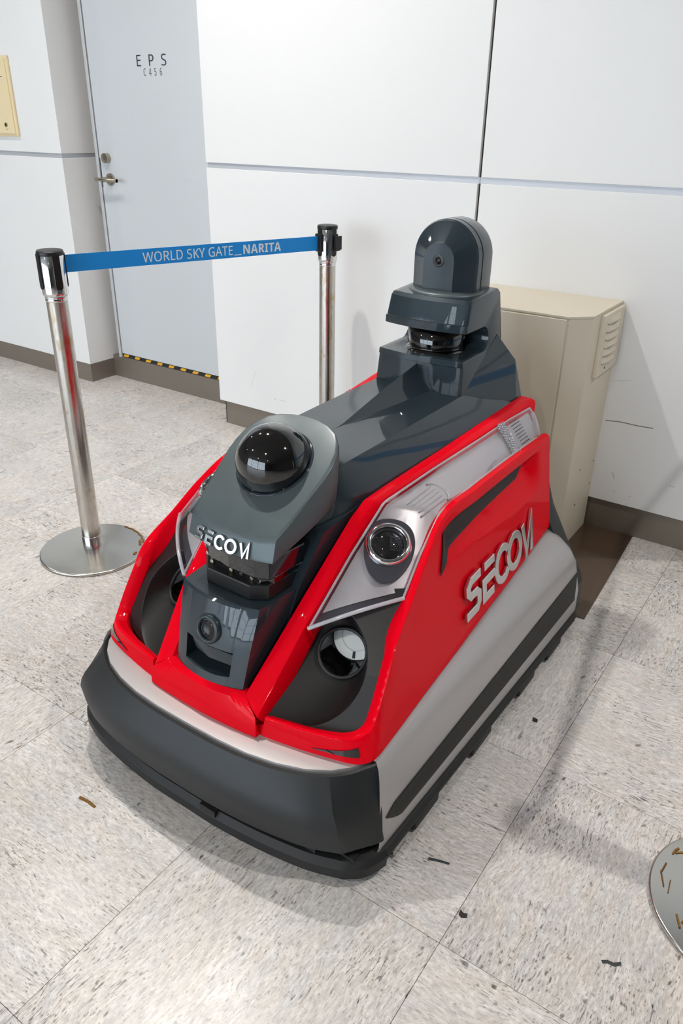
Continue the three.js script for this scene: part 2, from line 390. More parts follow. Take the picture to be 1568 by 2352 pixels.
// --- plan outlines, front middle -> right side -> rear middle -> left side
const FRONT = [[0, 0], [0.08, 0.001], [0.15, 0.006], [0.21, 0.018], [0.265, 0.037], [0.305, 0.062], [0.330, 0.088], [0.346, 0.115], [0.356, 0.142]];
function outline(xs, zf, xr, zr, rr, y, z1 = 1.655) {                          // y: number or function of (x, z)
  const half = FRONT.map(([x, d]) => [x / 0.356 * Math.min(xs, 0.353), zf - d]);
  half.push([xs, z1]);
  for (let k = 1; k <= 10; k++) half.push([lerp(xs, xr, k / 10), lerp(z1, zr + rr, k / 10)]);
  for (let k = 1; k <= 6; k++) { const a = k / 6 * Math.PI / 2; half.push([xr - rr + rr * Math.cos(a), zr + rr - rr * Math.sin(a)]); }
  half.push([0, zr]);
  const loop = [...half, ...half.slice(1, -1).reverse().map(([x, z]) => [-x, z])];
  return loop.map(([x, z]) => [x, typeof y === 'function' ? y(x, z) : y, z]);
}
const back = (z) => clamp((1.65 - z) / 0.96);                      // 0 at the front corner, 1 at the rear
// silver lower body: skirt line, side, rounded shoulder, deck
part('lower_body', skin([
  outline(0.380, 1.740, 0.405, 0.665, 0.05, 0.055, 1.698),
  outline(0.396, 1.750, 0.421, 0.655, 0.05, 0.066, 1.696),
  outline(0.394, 1.760, 0.420, 0.655, 0.05, (x, z) => 0.11 + 0.02 * back(z), 1.690),
  outline(0.376, 1.775, 0.402, 0.660, 0.05, (x, z) => 0.205 + 0.01 * back(z), 1.670),
  outline(0.368, 1.783, 0.388, 0.663, 0.06, (x, z) => 0.226 + 0.02 * back(z), 1.662),
  outline(0.358, 1.780, 0.366, 0.668, 0.07, (x, z) => 0.2365 + 0.034 * back(z)),
  outline(0.352, 1.765, 0.330, 0.675, 0.07, (x, z) => 0.238 + 0.052 * back(z)),
  outline(0.300, 1.700, 0.280, 0.700, 0.07, (x, z) => 0.240 + 0.055 * back(z)),
], { capA: true, capB: true, deg: 24 }), M.silver);
// black strips let into the silver sides
{
  const sideX = (y, z) => { const b = back(z), yy = y - 0.01 * b; return yy < 0.11 ? lerp(0.395, 0.4205, b) : lerp(lerp(0.394, 0.420, b), lerp(0.376, 0.402, b), (yy - 0.11) / 0.095); };
  const g = shell((u, v) => {
    const z = lerp(1.668, 0.70, u) - 0.02 * v * (1 - u) + 0.03 * v * smooth(0.9, 1, u);
    const top = lerp(0.137, 0.186, u), bot = lerp(0.098, 0.118, u), end = smooth(0, 0.03, u);
    const y = lerp(lerp((top + bot) / 2 + 0.01, top, end), lerp((top + bot) / 2 - 0.004, bot, end), v);
    return [sideX(y, z) + 0.0035, y, z];
  }, 60, 4, 0.008);
  both('side_strip', g, M.rubberDark);
}
// front bumper
const TOPE = [[0, 1.789], [0.08, 1.788], [0.15, 1.782], [0.21, 1.770], [0.265, 1.750], [0.305, 1.726], [0.331, 1.700], [0.347, 1.673], [0.3595, 1.651]];
const OUTE = [[0, 1.818], [0.08, 1.817], [0.16, 1.811], [0.225, 1.800], [0.285, 1.784], [0.335, 1.760], [0.351, 1.725], [0.363, 1.694], [0.3725, 1.664]];
const MIDE = [[0, 1.826], [0.08, 1.825], [0.165, 1.819], [0.235, 1.808], [0.297, 1.792], [0.352, 1.766], [0.371, 1.727], [0.382, 1.700], [0.389, 1.677]];
const LOWE = [[0, 1.812], [0.08, 1.811], [0.165, 1.805], [0.235, 1.795], [0.297, 1.781], [0.354, 1.757], [0.379, 1.722], [0.392, 1.705], [0.4005, 1.690]];
const INNE = [[0, 1.76], [0.08, 1.76], [0.16, 1.755], [0.23, 1.745], [0.28, 1.73], [0.32, 1.71], [0.35, 1.685], [0.365, 1.665], [0.375, 1.652]];
const fineEdge = (e) => {                                          // smooth front, a crease at the corner, smooth side
  const run = (pts, n) => { const c = new THREE.CatmullRomCurve3(pts.map(([x, z]) => new THREE.Vector3(x, 0, z)), false, 'centripetal'); return Array.from({ length: n + 1 }, (_, k) => { const p = c.getPoint(k / n); return [p.x, p.z]; }); };
  return [...run(e.slice(0, 6), 20), ...run(e.slice(5), 10).slice(1)];
};
const both2 = (e0, y) => both2raw(fineEdge(e0), y);
const both2raw = (e, y) => [...e.slice(1).reverse().map(([x, z]) => [-x, y, z]), ...e.map(([x, z]) => [x, y, z])];
{
  const rows = [both2(TOPE.map(([x, z]) => [x * 0.985, z - 0.012]), 0.222), both2(TOPE, 0.234), both2(TOPE.map(([x, z]) => [x * 1.006, z + 0.004]), 0.232), both2(OUTE, 0.188), both2(OUTE.map((p, i) => [lerp(p[0], MIDE[i][0], 0.6), lerp(p[1], MIDE[i][1], 0.75)]), 0.168), both2(MIDE, 0.145), both2(LOWE, 0.092), both2(LOWE.map(([x, z]) => [x * 0.99, z - 0.012]), 0.082), both2(INNE, 0.08), both2(INNE, 0.2)];
  const cols = rows[0].map((_, j) => rows.map((r) => r[j]));       // sections along the bumper
  part('front_bumper', skin(cols, { ring: true, capA: true, capB: true, deg: 21 }), M.rubber);
}
// lower lip of the bumper, the slot above it and the side skirts
const LIPE = [[0, 1.806], [0.08, 1.806], [0.165, 1.800], [0.235, 1.791], [0.297, 1.779], [0.358, 1.758], [0.388, 1.733], [0.402, 1.705], [0.408, 1.686]];
{
  const inn = (d) => LIPE.map(([x, z]) => [x * (1 - d), z - d * 0.9]);
  const rows = [both2(inn(0.06), 0.022), both2(inn(0.015), 0.020), both2(LIPE, 0.028), both2(LIPE, 0.050), both2(inn(0.012), 0.062), both2(inn(0.035), 0.066), both2(inn(0.06), 0.060)];
  part('bumper_lip', skin(rows[0].map((_, j) => rows.map((r) => r[j])), { capA: true, capB: true, deg: 25 }), M.rubberDark);
  part('bumper_slot', box(-0.30, 0.30, 0.05, 0.085, 1.6, 1.765), M.dark);
  part('bumper_slot_notch', box(0.045, 0.085, 0.052, 0.068, 1.775, 1.806), M.dark);
  const skirt = (z) => lerp(0.409, 0.430, back(z));
  const sec = []; for (let k = 0; k <= 16; k++) {
    const z = lerp(1.682, 0.70, k / 16), X = skirt(z);
    sec.push([[X - 0.05, 0.022, z], [X - 0.012, 0.022, z], [X - 0.004, 0.034, z], [X - 0.004, 0.044, z], [X - 0.009, 0.047, z], [X, 0.050, z], [X - 0.006, 0.062, z], [X - 0.02, 0.066, z], [X - 0.05, 0.062, z]]);
  }
  both('side_skirt', skin(sec, { capA: true, capB: true, deg: 25 }), M.rubberDark);
  both('skirt_flap', merge([1.52, 1.27, 1.02, 0.84].map((z) => box(skirt(z) - 0.03, skirt(z) - 0.005, 0.008, 0.03, z - 0.05, z + 0.05, 0.004))), M.rubberDark);
  part('chassis_plate', box(-0.37, 0.37, 0.03, 0.07, 0.70, 1.74), M.dark);
  part('floor_bracket', merge([box(0.372, 0.402, 0.006, 0.008, 1.60, 1.645), box(0.399, 0.402, 0.006, 0.03, 1.60, 1.645)]), M.plateSteel);
  for (const [x, z] of [[0.3, 1.5], [-0.3, 1.5], [0.3, 0.85], [-0.3, 0.85]]) {
    const w = part('wheel', new THREE.CylinderGeometry(0.055, 0.055, 0.04, 32).rotateZ(Math.PI / 2).translate(x, 0.055, z), M.tyre);
    mesh('hub', S(new THREE.CylinderGeometry(0.025, 0.025, 0.044, 20).rotateZ(Math.PI / 2).translate(x, 0.055, z)), M.plateSteel, w);
  }
}
// dark rear bumper and closing panel
{
  const sec = (z, k) => [[-0.27, 0.43], [-0.300 - 0, 0.345], [-0.362, 0.235], [-0.418, 0.14], [-0.424, 0.06], [0.424, 0.06], [0.418, 0.14], [0.362, 0.235], [0.300, 0.345], [0.27, 0.43]].map(([x, y]) => [x * k, 0.06 + (y - 0.06) * k, z]);
  part('rear_bumper', skin([sec(0.70, 0.985), sec(0.655, 0.99), sec(0.63, 0.975), sec(0.61, 0.94)], { capA: true, capB: true, deg: 25 }), M.rubber);
  part('rear_panel', skin([[[-0.27, 0.25, 0.70], [0.27, 0.25, 0.70], [0.262, 0.54, 0.725], [0.17, 0.62, 0.725], [-0.17, 0.62, 0.725], [-0.262, 0.54, 0.725]], [[-0.25, 0.25, 0.9], [0.25, 0.25, 0.9], [0.24, 0.53, 0.9], [0.15, 0.60, 0.9], [-0.15, 0.60, 0.9], [-0.24, 0.53, 0.9]]], { capA: true, capB: true }), M.rubberDark);
  part('inner_frame', merge([box(-0.24, 0.24, 0.08, 0.50, 0.75, 1.30), box(-0.28, 0.28, 0.08, 0.245, 1.2, 1.62), box(-0.06, 0.06, 0.24, 0.45, 1.25, 1.55)]), M.dark);
}

// --- red shell
const CB = [[0.145, 0.238, 1.726], [0.190, 0.238, 1.719], [0.235, 0.238, 1.710], [0.280, 0.238, 1.699], [0.318, 0.238, 1.688], [0.340, 0.238, 1.676], [0.351, 0.238, 1.660], [0.3545, 0.239, 1.642], [0.354, 0.241, 1.61], [0.352, 0.244, 1.561], [0.348, 0.250, 1.478], [0.345, 0.255, 1.405], [0.341, 0.260, 1.311], [0.334, 0.272, 1.15], [0.3275, 0.280, 1.0], [0.320, 0.290, 0.85], [0.3125, 0.300, 0.70]];
const CC = [[0.150, 0.279, 1.720], [0.192, 0.279, 1.712], [0.233, 0.279, 1.704], [0.272, 0.280, 1.694], [0.303, 0.281, 1.683], [0.325, 0.283, 1.669], [0.337, 0.290, 1.650], [0.340, 0.318, 1.629], [0.337, 0.370, 1.596], [0.332, 0.424, 1.560], [0.318, 0.478, 1.480], [0.305, 0.530, 1.405], [0.291, 0.574, 1.312], [0.289, 0.575, 1.15], [0.287, 0.572, 1.0], [0.284, 0.566, 0.85], [0.280, 0.557, 0.71]];
const CQ = [[0.152, 0.274, 1.700], [0.190, 0.275, 1.692], [0.229, 0.276, 1.684], [0.262, 0.277, 1.674], [0.288, 0.278, 1.662], [0.304, 0.281, 1.648], [0.312, 0.289, 1.632], [0.314, 0.317, 1.613], [0.311, 0.367, 1.581], [0.307, 0.421, 1.547], [0.295, 0.478, 1.466], [0.285, 0.532, 1.392], [0.273, 0.581, 1.300], [0.271, 0.584, 1.15], [0.269, 0.581, 1.0], [0.266, 0.575, 0.85], [0.262, 0.566, 0.71]];
const cB = curve(CB), cC = curve(CC), cQ = curve(CQ);
{
  const n = 150, W = [0, 0.02, 0.05, 0.058, 0.062, 0.10, 0.15, 0.2, 0.22, 0.24, 0.26, 0.28, 0.30, 0.32, 0.34, 0.36, 0.38, 0.40, 0.42, 0.44, 0.46, 0.5, 0.6, 0.72, 0.86, 1];
  const scoop = (z) => smooth(0.785, 0.83, z) * (1 - smooth(1.265, 1.34, z));
  const sideAt = (t, w) => {
    const b = at(cB, t), c = at(cC, t), p = mix3(c, b, w);
    const end = lerp(0.42, 0.30, smooth(0.85, 1.3, p[2])), flat = lerp(0.22, 0.26, smooth(0.85, 1.1, p[2]));
    const deep = w <= 0.058 ? 0 : (1 - clamp((w - flat) / (end - flat + 0.02))) * 0.030 * scoop(p[2]);
    const belly = 0.010 * Math.sin(Math.PI * clamp((w - 0.5) / 0.5)) * smooth(1.3, 1.5, p[2]);
    return [p[0] - deep + belly * 0, p[1] - deep * 0.1, p[2]];
  };
  const rows = [];
  for (let i = 0; i <= n; i++) {
    const t = i / n, q = at(cQ, t), c = at(cC, t), b = at(cB, t), row = [];
    const inn = smooth(0.52, 0.64, t) * 0.055;
    row.push([b[0] - 0.03 - inn, b[1] - 0.004, b[2] - 0.01], [q[0] - 0.002 - inn, q[1] - 0.03, q[2] - 0.012], [q[0], q[1] - 0.004, q[2]], mix3(q, c, 0.12));
    const m = mix3(q, c, 0.78); m[1] += 0.0035; row.push(m);
    const e1 = mix3(q, c, 0.95); e1[1] += 0.0015; row.push(e1);
    for (const w of W) row.push(sideAt(t, w));
    rows.push(row);
  }
  both('side_panel', skin(rows, { ring: true, capA: true, capB: true, deg: 33 }), M.red).forEach((p) => { p.userData.label = 'glossy red side panel with a scooped air vent'; });
  // black mouth of the vent under the ridge
  const vent = shell((u, v) => {
    const t0 = 0.742 - 0.02 * v, t1 = 0.955 - 0.03 * v, t = lerp(t0, t1, u);
    const p = sideAt(t, lerp(0.063, lerp(0.29, 0.23, u), v));
    return [p[0] + 0.004, p[1], p[2]];
  }, 60, 10, 0.002);
  both('side_vent', vent, M.dark);
  // small vent in the lip below the intake
  both('lip_vent', shell((u, v) => { const t = lerp(0.14, 0.31, u), b = at(cB, t), c = at(cC, t), p = mix3(b, c, lerp(0.30, 0.30 + 0.42 * u, v)); return [p[0] + 0.001, p[1], p[2] + 0.0016]; }, 16, 4, 0.002), M.gloss);
}
// red U of the middle: two arms along the slope that run on beside the grey spine, and the cross piece
const GI = [[0.093, 0.306, 1.708], [0.121, 0.455, 1.565], [0.146, 0.585, 1.440], [0.1515, 0.609, 1.405], [0.156, 0.615, 1.34], [0.166, 0.625, 1.1], [0.186, 0.649, 0.72]];
const II = [[0.140, 0.276, 1.727], [0.160, 0.425, 1.599], [0.176, 0.575, 1.428], [0.1815, 0.606, 1.385], [0.186, 0.611, 1.32], [0.203, 0.624, 1.1], [0.234, 0.647, 0.72]];
{
  const rows = [], n = 90;
  for (let i = 0; i <= n; i++) {
    const t = i / n, g = poly(GI, t), o = poly(II, t), slope = 1 - smooth(0.42, 0.52, t);
    const nx = 0.02, ny = lerp(1, 0.72, slope), nz = lerp(0.03, 0.69, slope);
    const dn = (p, d, s) => [p[0] + s * nx, p[1] - d * ny, p[2] - d * nz];
    const lift = 0.006;
    rows.push([dn(g, 0.05, 0), dn(g, 0.004, 0), dn(mix3(g, o, 0.1), -lift * 0.6, 0), dn(mix3(g, o, 0.35), -lift, 0), dn(mix3(g, o, 0.72), -lift, 0), dn(mix3(g, o, 0.93), -lift * 0.3, 0), dn(o, 0.006, 0), dn(o, 0.05, 0)]);
  }
  const arm = skin(rows, { ring: true, capA: true, capB: true, deg: 28 });
  const cross = [];
  for (let k = 0; k <= 24; k++) {
    const s = lerp(-1, 1, k / 24), a = Math.abs(s), bow = 0.018 * (1 - a * a), x = s * 0.1405, xi = s * 0.094;
    cross.push([[xi, 0.304, 1.690 + bow], [xi, 0.309, 1.709 + bow], [lerp(xi, x, 0.3), 0.301, 1.719 + bow], [lerp(xi, x, 0.9), lerp(0.272, 0.28, a), 1.731 + bow * 0.6], [x, lerp(0.250, 0.262, a), 1.736 + bow * 0.5], [x, lerp(0.232, 0.240, a), 1.737 + bow * 0.4], [x, 0.236, 1.700], [xi, 0.25, 1.68]]);
  }
  part('center_frame', merge([arm, mirror(arm), skin(cross, { ring: true, capA: true, capB: true, deg: 28 })]), M.red).userData.label = 'glossy red U-shaped frame around the grey nose';
}

// --- black intakes with round openings
{
  const LF = [[0.142, 0.262, 1.712], [0.158, 0.36, 1.630], [0.172, 0.47, 1.530]], RT = [[0.319, 0.268, 1.645], [0.310, 0.36, 1.580], [0.296, 0.485, 1.452]];
  const e1 = V([0.17, 0.003, -0.072]).normalize(), up = V([0.004, 0.20, -0.187]).normalize();
  const nrm = e1.clone().cross(up).normalize(), e2 = nrm.clone().cross(e1).normalize();
  const base = (u, v) => { const p = mix3(poly(LF, v), poly(RT, v), u); return p; };
  const Cr = V([0.222, 0.372, 1.606]).addScaledVector(e1, 0.011).addScaledVector(e2, 0.022);                             // middle of the opening, on the panel
  const D0 = 0.046, ri = 0.0475, ro = 0.124, sh = [-0.069, -0.024];
  const depth = (a, s) => {
    let lo = 0, hi = 1; const f = (t) => Math.hypot(a - sh[0] * t, s - sh[1] * t) - lerp(ri, ro, t);
    if (f(1) >= 0) return 0; if (f(0) <= 0) return D0;
    for (let k = 0; k < 24; k++) { const m = (lo + hi) / 2; f(m) > 0 ? (lo = m) : (hi = m); }
    return D0 * Math.pow(1 - lo, 0.85);
  };
  const pos = [], idx = [], nu = 130, nv = 160, keep = [];
  for (let j = 0; j <= nv; j++) for (let i = 0; i <= nu; i++) {
    const p = V(base(i / nu, j / nv)), r = p.clone().sub(Cr), a = r.dot(e1), s = r.dot(e2);
    p.addScaledVector(nrm, -depth(a, s)); pos.push(p.x, p.y, p.z); keep.push(Math.hypot(a, s) > ri * 0.97);
  }
  for (let j = 0; j < nv; j++) for (let i = 0; i < nu; i++) {
    const a = j * (nu + 1) + i, b = a + 1, c = a + nu + 1, d = c + 1;
    if (keep[a] || keep[b] || keep[c] || keep[d]) idx.push(a, b, d, a, d, c);
  }
  const g = fromLists(pos, idx); g.computeVertexNormals();
  const panels = both('intake_panel', plain(g), M.intake);
  const basis = new THREE.Matrix4().makeBasis(e1, e2.clone(), nrm);
  const seat = (geo, d) => geo.applyMatrix4(basis).translate(Cr.x - nrm.x * d, Cr.y - nrm.y * d, Cr.z - nrm.z * d);
  const sub = (name, geo, mat) => { const l = mirror(geo); mesh(name, S(geo), mat, panels[0]); mesh(name, S(l), mat, panels[1]); };
  sub('rim', seat(new THREE.TorusGeometry(ri, 0.0036, 12, 72), D0 - 0.0005), M.rubber);
  const inward = V([-0.004, 0.004, -0.060]), circle = (k, r) => Array.from({ length: 48 }, (_, i) => { const a = i / 48 * Math.PI * 2, p = Cr.clone().addScaledVector(nrm, -D0).addScaledVector(inward, k).addScaledVector(e1, r * Math.cos(a)).addScaledVector(e2, r * Math.sin(a)); return [p.x, p.y, p.z]; });
  sub('throat', skin([circle(0, ri), circle(0.5, ri * 1.02), circle(1, ri * 1.02)], { ring: true, deg: 40 }), M.gloss);
  const deepSeat = (geo, d) => seat(geo, D0 + d).translate(inward.x * 0.96, inward.y * 0.96, inward.z * 0.96);
  const disc = deepSeat(new THREE.CylinderGeometry(ri * 1.0, ri * 1.0, 0.003, 48).rotateX(Math.PI / 2), 0);
  sub('sensor_disc', disc, M.white);
  sub('sensor_ring', deepSeat(extrude(ringShape(0.030, 0.0315, 0, 0), 0.001), -0.002), M.band);
  sub('sensor_tab', deepSeat(box(-0.0045, 0.0005, -0.045, -0.031, 0, 0.0016), -0.0016), M.dark);
}

// --- headlights
{
  const O = [[0.297, 0.474, 1.474], [0.286, 0.530, 1.396], [0.275, 0.580, 1.302], [0.272, 0.583, 1.15], [0.270, 0.580, 1.0], [0.267, 0.574, 0.85], [0.262, 0.562, 0.728]];
  const I = [[0.163, 0.421, 1.601], [0.175, 0.530, 1.478], [0.1845, 0.606, 1.378], [0.196, 0.617, 1.2], [0.210, 0.626, 1.0], [0.222, 0.636, 0.85], [0.236, 0.641, 0.735]];
  const us = [0, 0.15, 0.29, 0.46, 0.66, 0.84, 1];
  const param = (P) => { const c = curve(P); return (u) => { let i = 0; while (i < us.length - 2 && u > us[i + 1]) i++; const f = (u - us[i]) / (us[i + 1] - us[i]); return mix3(P[i], P[i + 1], f); }; };
  const fo = param(O), fi = param(I);
  const crown = (u) => 0.016 * (1 - 0.45 * smooth(0.1, 0.35, u));
  const surf = (off) => (u, v) => {
    const a = fi(u), b = fo(u), p = mix3(a, b, v), h = crown(u) * 4 * v * (1 - v) * 0.9 + 0.004 - off;
    const s = 1 - smooth(0.18, 0.4, u), tail = smooth(0.965, 1, u) * 0.02;
    return [p[0] + h * lerp(0.45, 0.25, s) * 0.8, p[1] + h * lerp(0.85, 0.62, s) - tail, p[2] + h * lerp(0.02, 0.72, s)];
  };
  const covers = both('headlight_cover', shell(surf(0), 90, 14, 0.003), M.clear);
  covers.forEach((c) => { c.userData.label = 'clear plastic headlight cover sweeping back along the side'; });
  const sub = (name, geo, mat, k = 0) => { const l = mirror(geo); mesh(name, S(geo), mat, covers[0]); mesh(name, S(l), mat, covers[1]); };
  sub('lamp_housing', shell((u, v) => surf(0.016)(lerp(0.03, 0.985, u), lerp(0.05, 0.95, v)), 80, 10, 0.003), M.housing);
  sub('lamp_tray', shell((u, v) => surf(0.021)(u, v), 60, 6, 0.003), M.housingDark);
  const edge = (v0, v1, u0, u1, n, o) => { const p = []; for (let k = 0; k <= n; k++) p.push(surf(o)(lerp(u0, u1, k / n), lerp(v0, v1, k / n))); return p; };
  sub('cover_rim', merge([tube(edge(0.0, 1.0, 0, 0, 20, 0.004), 0.0042, false, 60), tube(edge(0.012, 0.012, 0, 1, 60, 0.004), 0.0026, false, 160), tube(edge(0.988, 0.988, 0, 1, 60, 0.004), 0.0026, false, 160), tube(edge(0.0, 1.0, 0.99, 0.99, 20, 0.005), 0.006, false, 40)]), M.clearRim);
  // projector lamp in its teardrop bowl
  const frameAt = (u, v, o) => {
    const f = surf(o), p = V(f(u, v)), a = V(f(u, Math.min(1, v + 0.02))).sub(V(f(u, Math.max(0, v - 0.02)))).normalize(), b = V(f(Math.min(1, u + 0.02), v)).sub(V(f(Math.max(0, u - 0.02), v)));
    const n = a.clone().cross(b).normalize(); if (n.y < 0) n.negate(); const c = n.clone().cross(a).normalize();
    return new THREE.Matrix4().makeBasis(a, c, n).setPosition(p);
  };
  const alongAt = (u, v, o) => {                                    // frame whose y runs back along the cover
    const f = surf(o), p = V(f(u, v)), y = V(f(Math.min(1, u + 0.02), v)).sub(V(f(Math.max(0, u - 0.02), v))).normalize(), a = V(f(u, Math.min(1, v + 0.02))).sub(V(f(u, Math.max(0, v - 0.02))));
    const n = a.clone().cross(y).normalize(); if (n.y < 0) n.negate(); const x = y.clone().cross(n).normalize();
    return new THREE.Matrix4().makeBasis(x, y, n).setPosition(p);
  };
  const F = frameAt(0.175, 0.46, 0.016);
  const drop = new THREE.Shape(); drop.moveTo(0, 0.056); drop.bezierCurveTo(0.056, 0.056, 0.060, 0.01, 0.044, -0.030); drop.bezierCurveTo(0.026, -0.072, -0.004, -0.086, -0.026, -0.074); drop.bezierCurveTo(-0.056, -0.05, -0.058, 0.056, 0, 0.056);
  sub('lamp_bowl', extrude(drop, 0.002, 0.0015, 24).applyMatrix4(F), M.housingDark);
  sub('projector', lathe([[0.046, 0], [0.046, 0.004], [0.043, 0.014], [0.037, 0.017], [0.034, 0.013], [0.034, 0.004]], 56).rotateX(Math.PI / 2).applyMatrix4(F), M.chrome);
  sub('projector_lens', new THREE.SphereGeometry(0.05, 40, 16, 0, Math.PI * 2, 0, 0.72).translate(0, -0.0355, 0).rotateX(Math.PI / 2).applyMatrix4(F.clone()), M.gloss);
  const dots = []; for (let i = 0; i < 7; i++) for (let j = 0; j < 9; j++) { const x = 0.003 + i * 0.0036 + (j % 2) * 0.0018, y = -0.014 + j * 0.0036; if (Math.hypot(x, y) < 0.029) dots.push(new THREE.CylinderGeometry(0.0011, 0.0011, 0.0012, 6).rotateX(Math.PI / 2).translate(x, y, 0.0148 - 9.8 * (x * x + y * y) * 1.02)); }
  sub('lens_mesh', merge(dots).applyMatrix4(F), M.housingDark);
  // curved light guide behind the lamp
  const G = alongAt(0.345, 0.56, 0.0155), bars = [];
  for (let k = 0; k < 5; k++) bars.push(new THREE.CapsuleGeometry(0.0022, 0.09, 4, 10).translate(-0.020 + k * 0.010, -0.004 - Math.abs(k - 2) * 0.003, -0.0012));
  sub('light_guide', merge(bars).applyMatrix4(G), M.housing);
  const arch = []; for (let k = 0; k <= 20; k++) { const a = k / 20 * Math.PI; arch.push([0.028 * Math.cos(a), 0.036 + 0.024 * Math.sin(a), 0.0]); }
  sub('guide_arch', tube(arch, 0.0026, false, 40).applyMatrix4(G), M.housing);
  // ribbed rear indicator and its grille of dots
  const R = alongAt(0.80, 0.5, 0.014), ribs = [], pins = [];
  for (let k = 0; k < 13; k++) { const p = []; for (let j = 0; j <= 10; j++) p.push([-0.040 + k * 0.0066 + 0.003 * Math.sin(j * 1.7 + k), -0.036 + j * 0.0036 + 0.002 * Math.sin(j * 2.3 + k * 2.1), 0.002 + 0.0018 * ((j + k) % 2)]); ribs.push(tube(p, 0.0021, false, 24, 6)); }
  sub('indicator', merge(ribs).applyMatrix4(R), M.chrome);
  for (let r = 0; r < 8; r++) for (let k = 0; k < 9; k++) pins.push(new THREE.CylinderGeometry(0.0015, 0.0015, 0.002, 6).rotateX(Math.PI / 2).translate(-0.030 + r * 0.0085, 0.026 + k * 0.0052, 0.001));
  sub('indicator_grille', merge(pins).applyMatrix4(R), M.dark);
}

// --- grey spine, nose and dome plate
const PY = (z) => 0.598 + (1.622 - z) * 0.6533;                    // plane of the dome plate
const PLATE = [[0, 1.634], [0.035, 1.632], [0.070, 1.627], [0.104, 1.618], [0.110, 1.590], [0.1145, 1.56], [0.119, 1.525], [0.1225, 1.49], [0.122, 1.465], [0.1165, 1.442], [0.105, 1.421], [0.087, 1.405], [0.062, 1.394], [0.032, 1.388], [0, 1.386]];
const loopOf = (half) => [...half, ...half.slice(1, -1).reverse().map(([x, ...r]) => [-x, ...r])];
const NC = 1.50;
{
  const lev = (kx, dz, y) => loopOf(PLATE).map(([x, z]) => { const zz = NC + (z - NC) * kx + dz * (z > 1.6 ? 1 : 0); return [x * kx, y(zz, x), zz]; });
  const low = (z) => 0.553 + (1.634 - Math.min(1.634, z)) * 0.36;
  const nose = skin([
    lev(0.10, 0, (z) => PY(z)), lev(0.5, 0, (z) => PY(z)), lev(0.94, 0, (z) => PY(z)), lev(0.975, 0, (z) => PY(z) - 0.001), lev(0.992, 0.0005, (z) => PY(z) - 0.003), lev(1.0, 0.002, (z) => PY(z) - 0.007),
    lev(1.01, 0.010, (z) => lerp(PY(z) - 0.007, low(z), 0.75)), lev(1.012, 0.012, (z) => low(z) + 0.004), lev(1.0, 0.010, (z) => low(z)), lev(0.9, -0.01, (z) => low(z)),
  ], { capA: true, capB: true, deg: 34 });
  const n = part('nose_cover', nose, M.greyMatt);
  n.userData.label = 'satin grey nose cover carrying the black dome';
  // dome on its seat
  const dome = V([0, PY(1.492) + 0.004, 1.492]), tilt = Math.atan(0.6533);
  const put = (g) => g.rotateX(tilt).translate(dome.x, dome.y, dome.z);
  const d = part('dome', put(new THREE.SphereGeometry(0.0755, 64, 32, 0, Math.PI * 2, 0, Math.PI * 0.56)), M.gloss);
  d.userData.label = 'glossy black camera dome';
  mesh('dome_seat', S(put(lathe([[0.072, -0.008], [0.0815, -0.008], [0.0815, -0.003], [0.0785, -0.0005], [0.072, -0.004]], 72))), M.grey, d);
  // badge on the front edge of the nose
  badgeLetters(0.0285, (u) => {
    const x = lerp(-0.080, 0.064, u), m = x + 0.013, fz = 1.6478 - 1.48 * x * x;
    const X = new THREE.Vector3(1, 0, -2.96 * m).normalize(), N = new THREE.Vector3(2.96 * m, 0.38, 1).normalize(), Y = N.clone().cross(X).normalize();
    return { p: new THREE.Vector3(x, 0.5575, fz + 0.0006 - RZ), X, Y, Z: X.clone().cross(Y) };
  }, M.badge, n, 0.003);
  // spine from the plate back to the tower, with a fin along the middle
  const st = [[1.50, 0.62, 0.62, 0.02, 0.10], [1.46, 0.672, 0.672, 0.02, 0.108], [1.42, 0.688, 0.688, 0.004, 0.114], [1.36, 0.690, 0.690, 0.003, 0.116], [1.29, 0.6915, 0.6915, 0.002, 0.118], [1.255, 0.694, 0.692, 0.003, 0.119], [1.20, 0.706, 0.693, 0.012, 0.1195], [1.10, 0.727, 0.694, 0.025, 0.120], [1.0, 0.745, 0.695, 0.038, 0.121], [0.92, 0.759, 0.696, 0.047, 0.1215], [0.70, 0.76, 0.69, 0.05, 0.122]];
  const edge = (z) => { const t = clamp((1.405 - z) / (1.405 - 0.72)); return [lerp(0.1505, 0.186, t) - (z > 1.4 ? (z - 1.4) * 0.35 : 0), lerp(0.606, 0.648, t) - (z > 1.4 ? (z - 1.4) * 1.0 : 0)]; };
  part('spine', skin(st.map(([z, yr, yd, xf, xs]) => {
    const [ex, ey] = edge(z), half = [[0, yr], [xf * 0.5, lerp(yr, yd, 0.62)], [xf, yd], [lerp(xf, xs, 0.5), yd - 0.004], [xs, yd - 0.003], [lerp(xs, ex, 0.5), lerp(yd, ey, 0.46)], [ex, ey], [ex - 0.004, ey - 0.05], [0.09, 0.45]];
    return [...half.map(([x, y]) => [x, y, z]), ...half.slice(1).reverse().map(([x, y]) => [-x, y, z])];
  }), { capA: true, capB: true, deg: 22 }), M.grey);
  // neck under the nose cover
  part('neck', skin([[[-0.088, 0.30, 1.62], [0.088, 0.30, 1.62], [0.112, 0.47, 1.562], [0.130, 0.575, 1.505], [-0.130, 0.575, 1.505], [-0.112, 0.47, 1.562]], [[-0.088, 0.30, 1.40], [0.088, 0.30, 1.40], [0.13, 0.47, 1.40], [0.146, 0.60, 1.40], [-0.146, 0.60, 1.40], [-0.13, 0.47, 1.40]]], { capA: true, capB: true, deg: 20 }), M.grey);
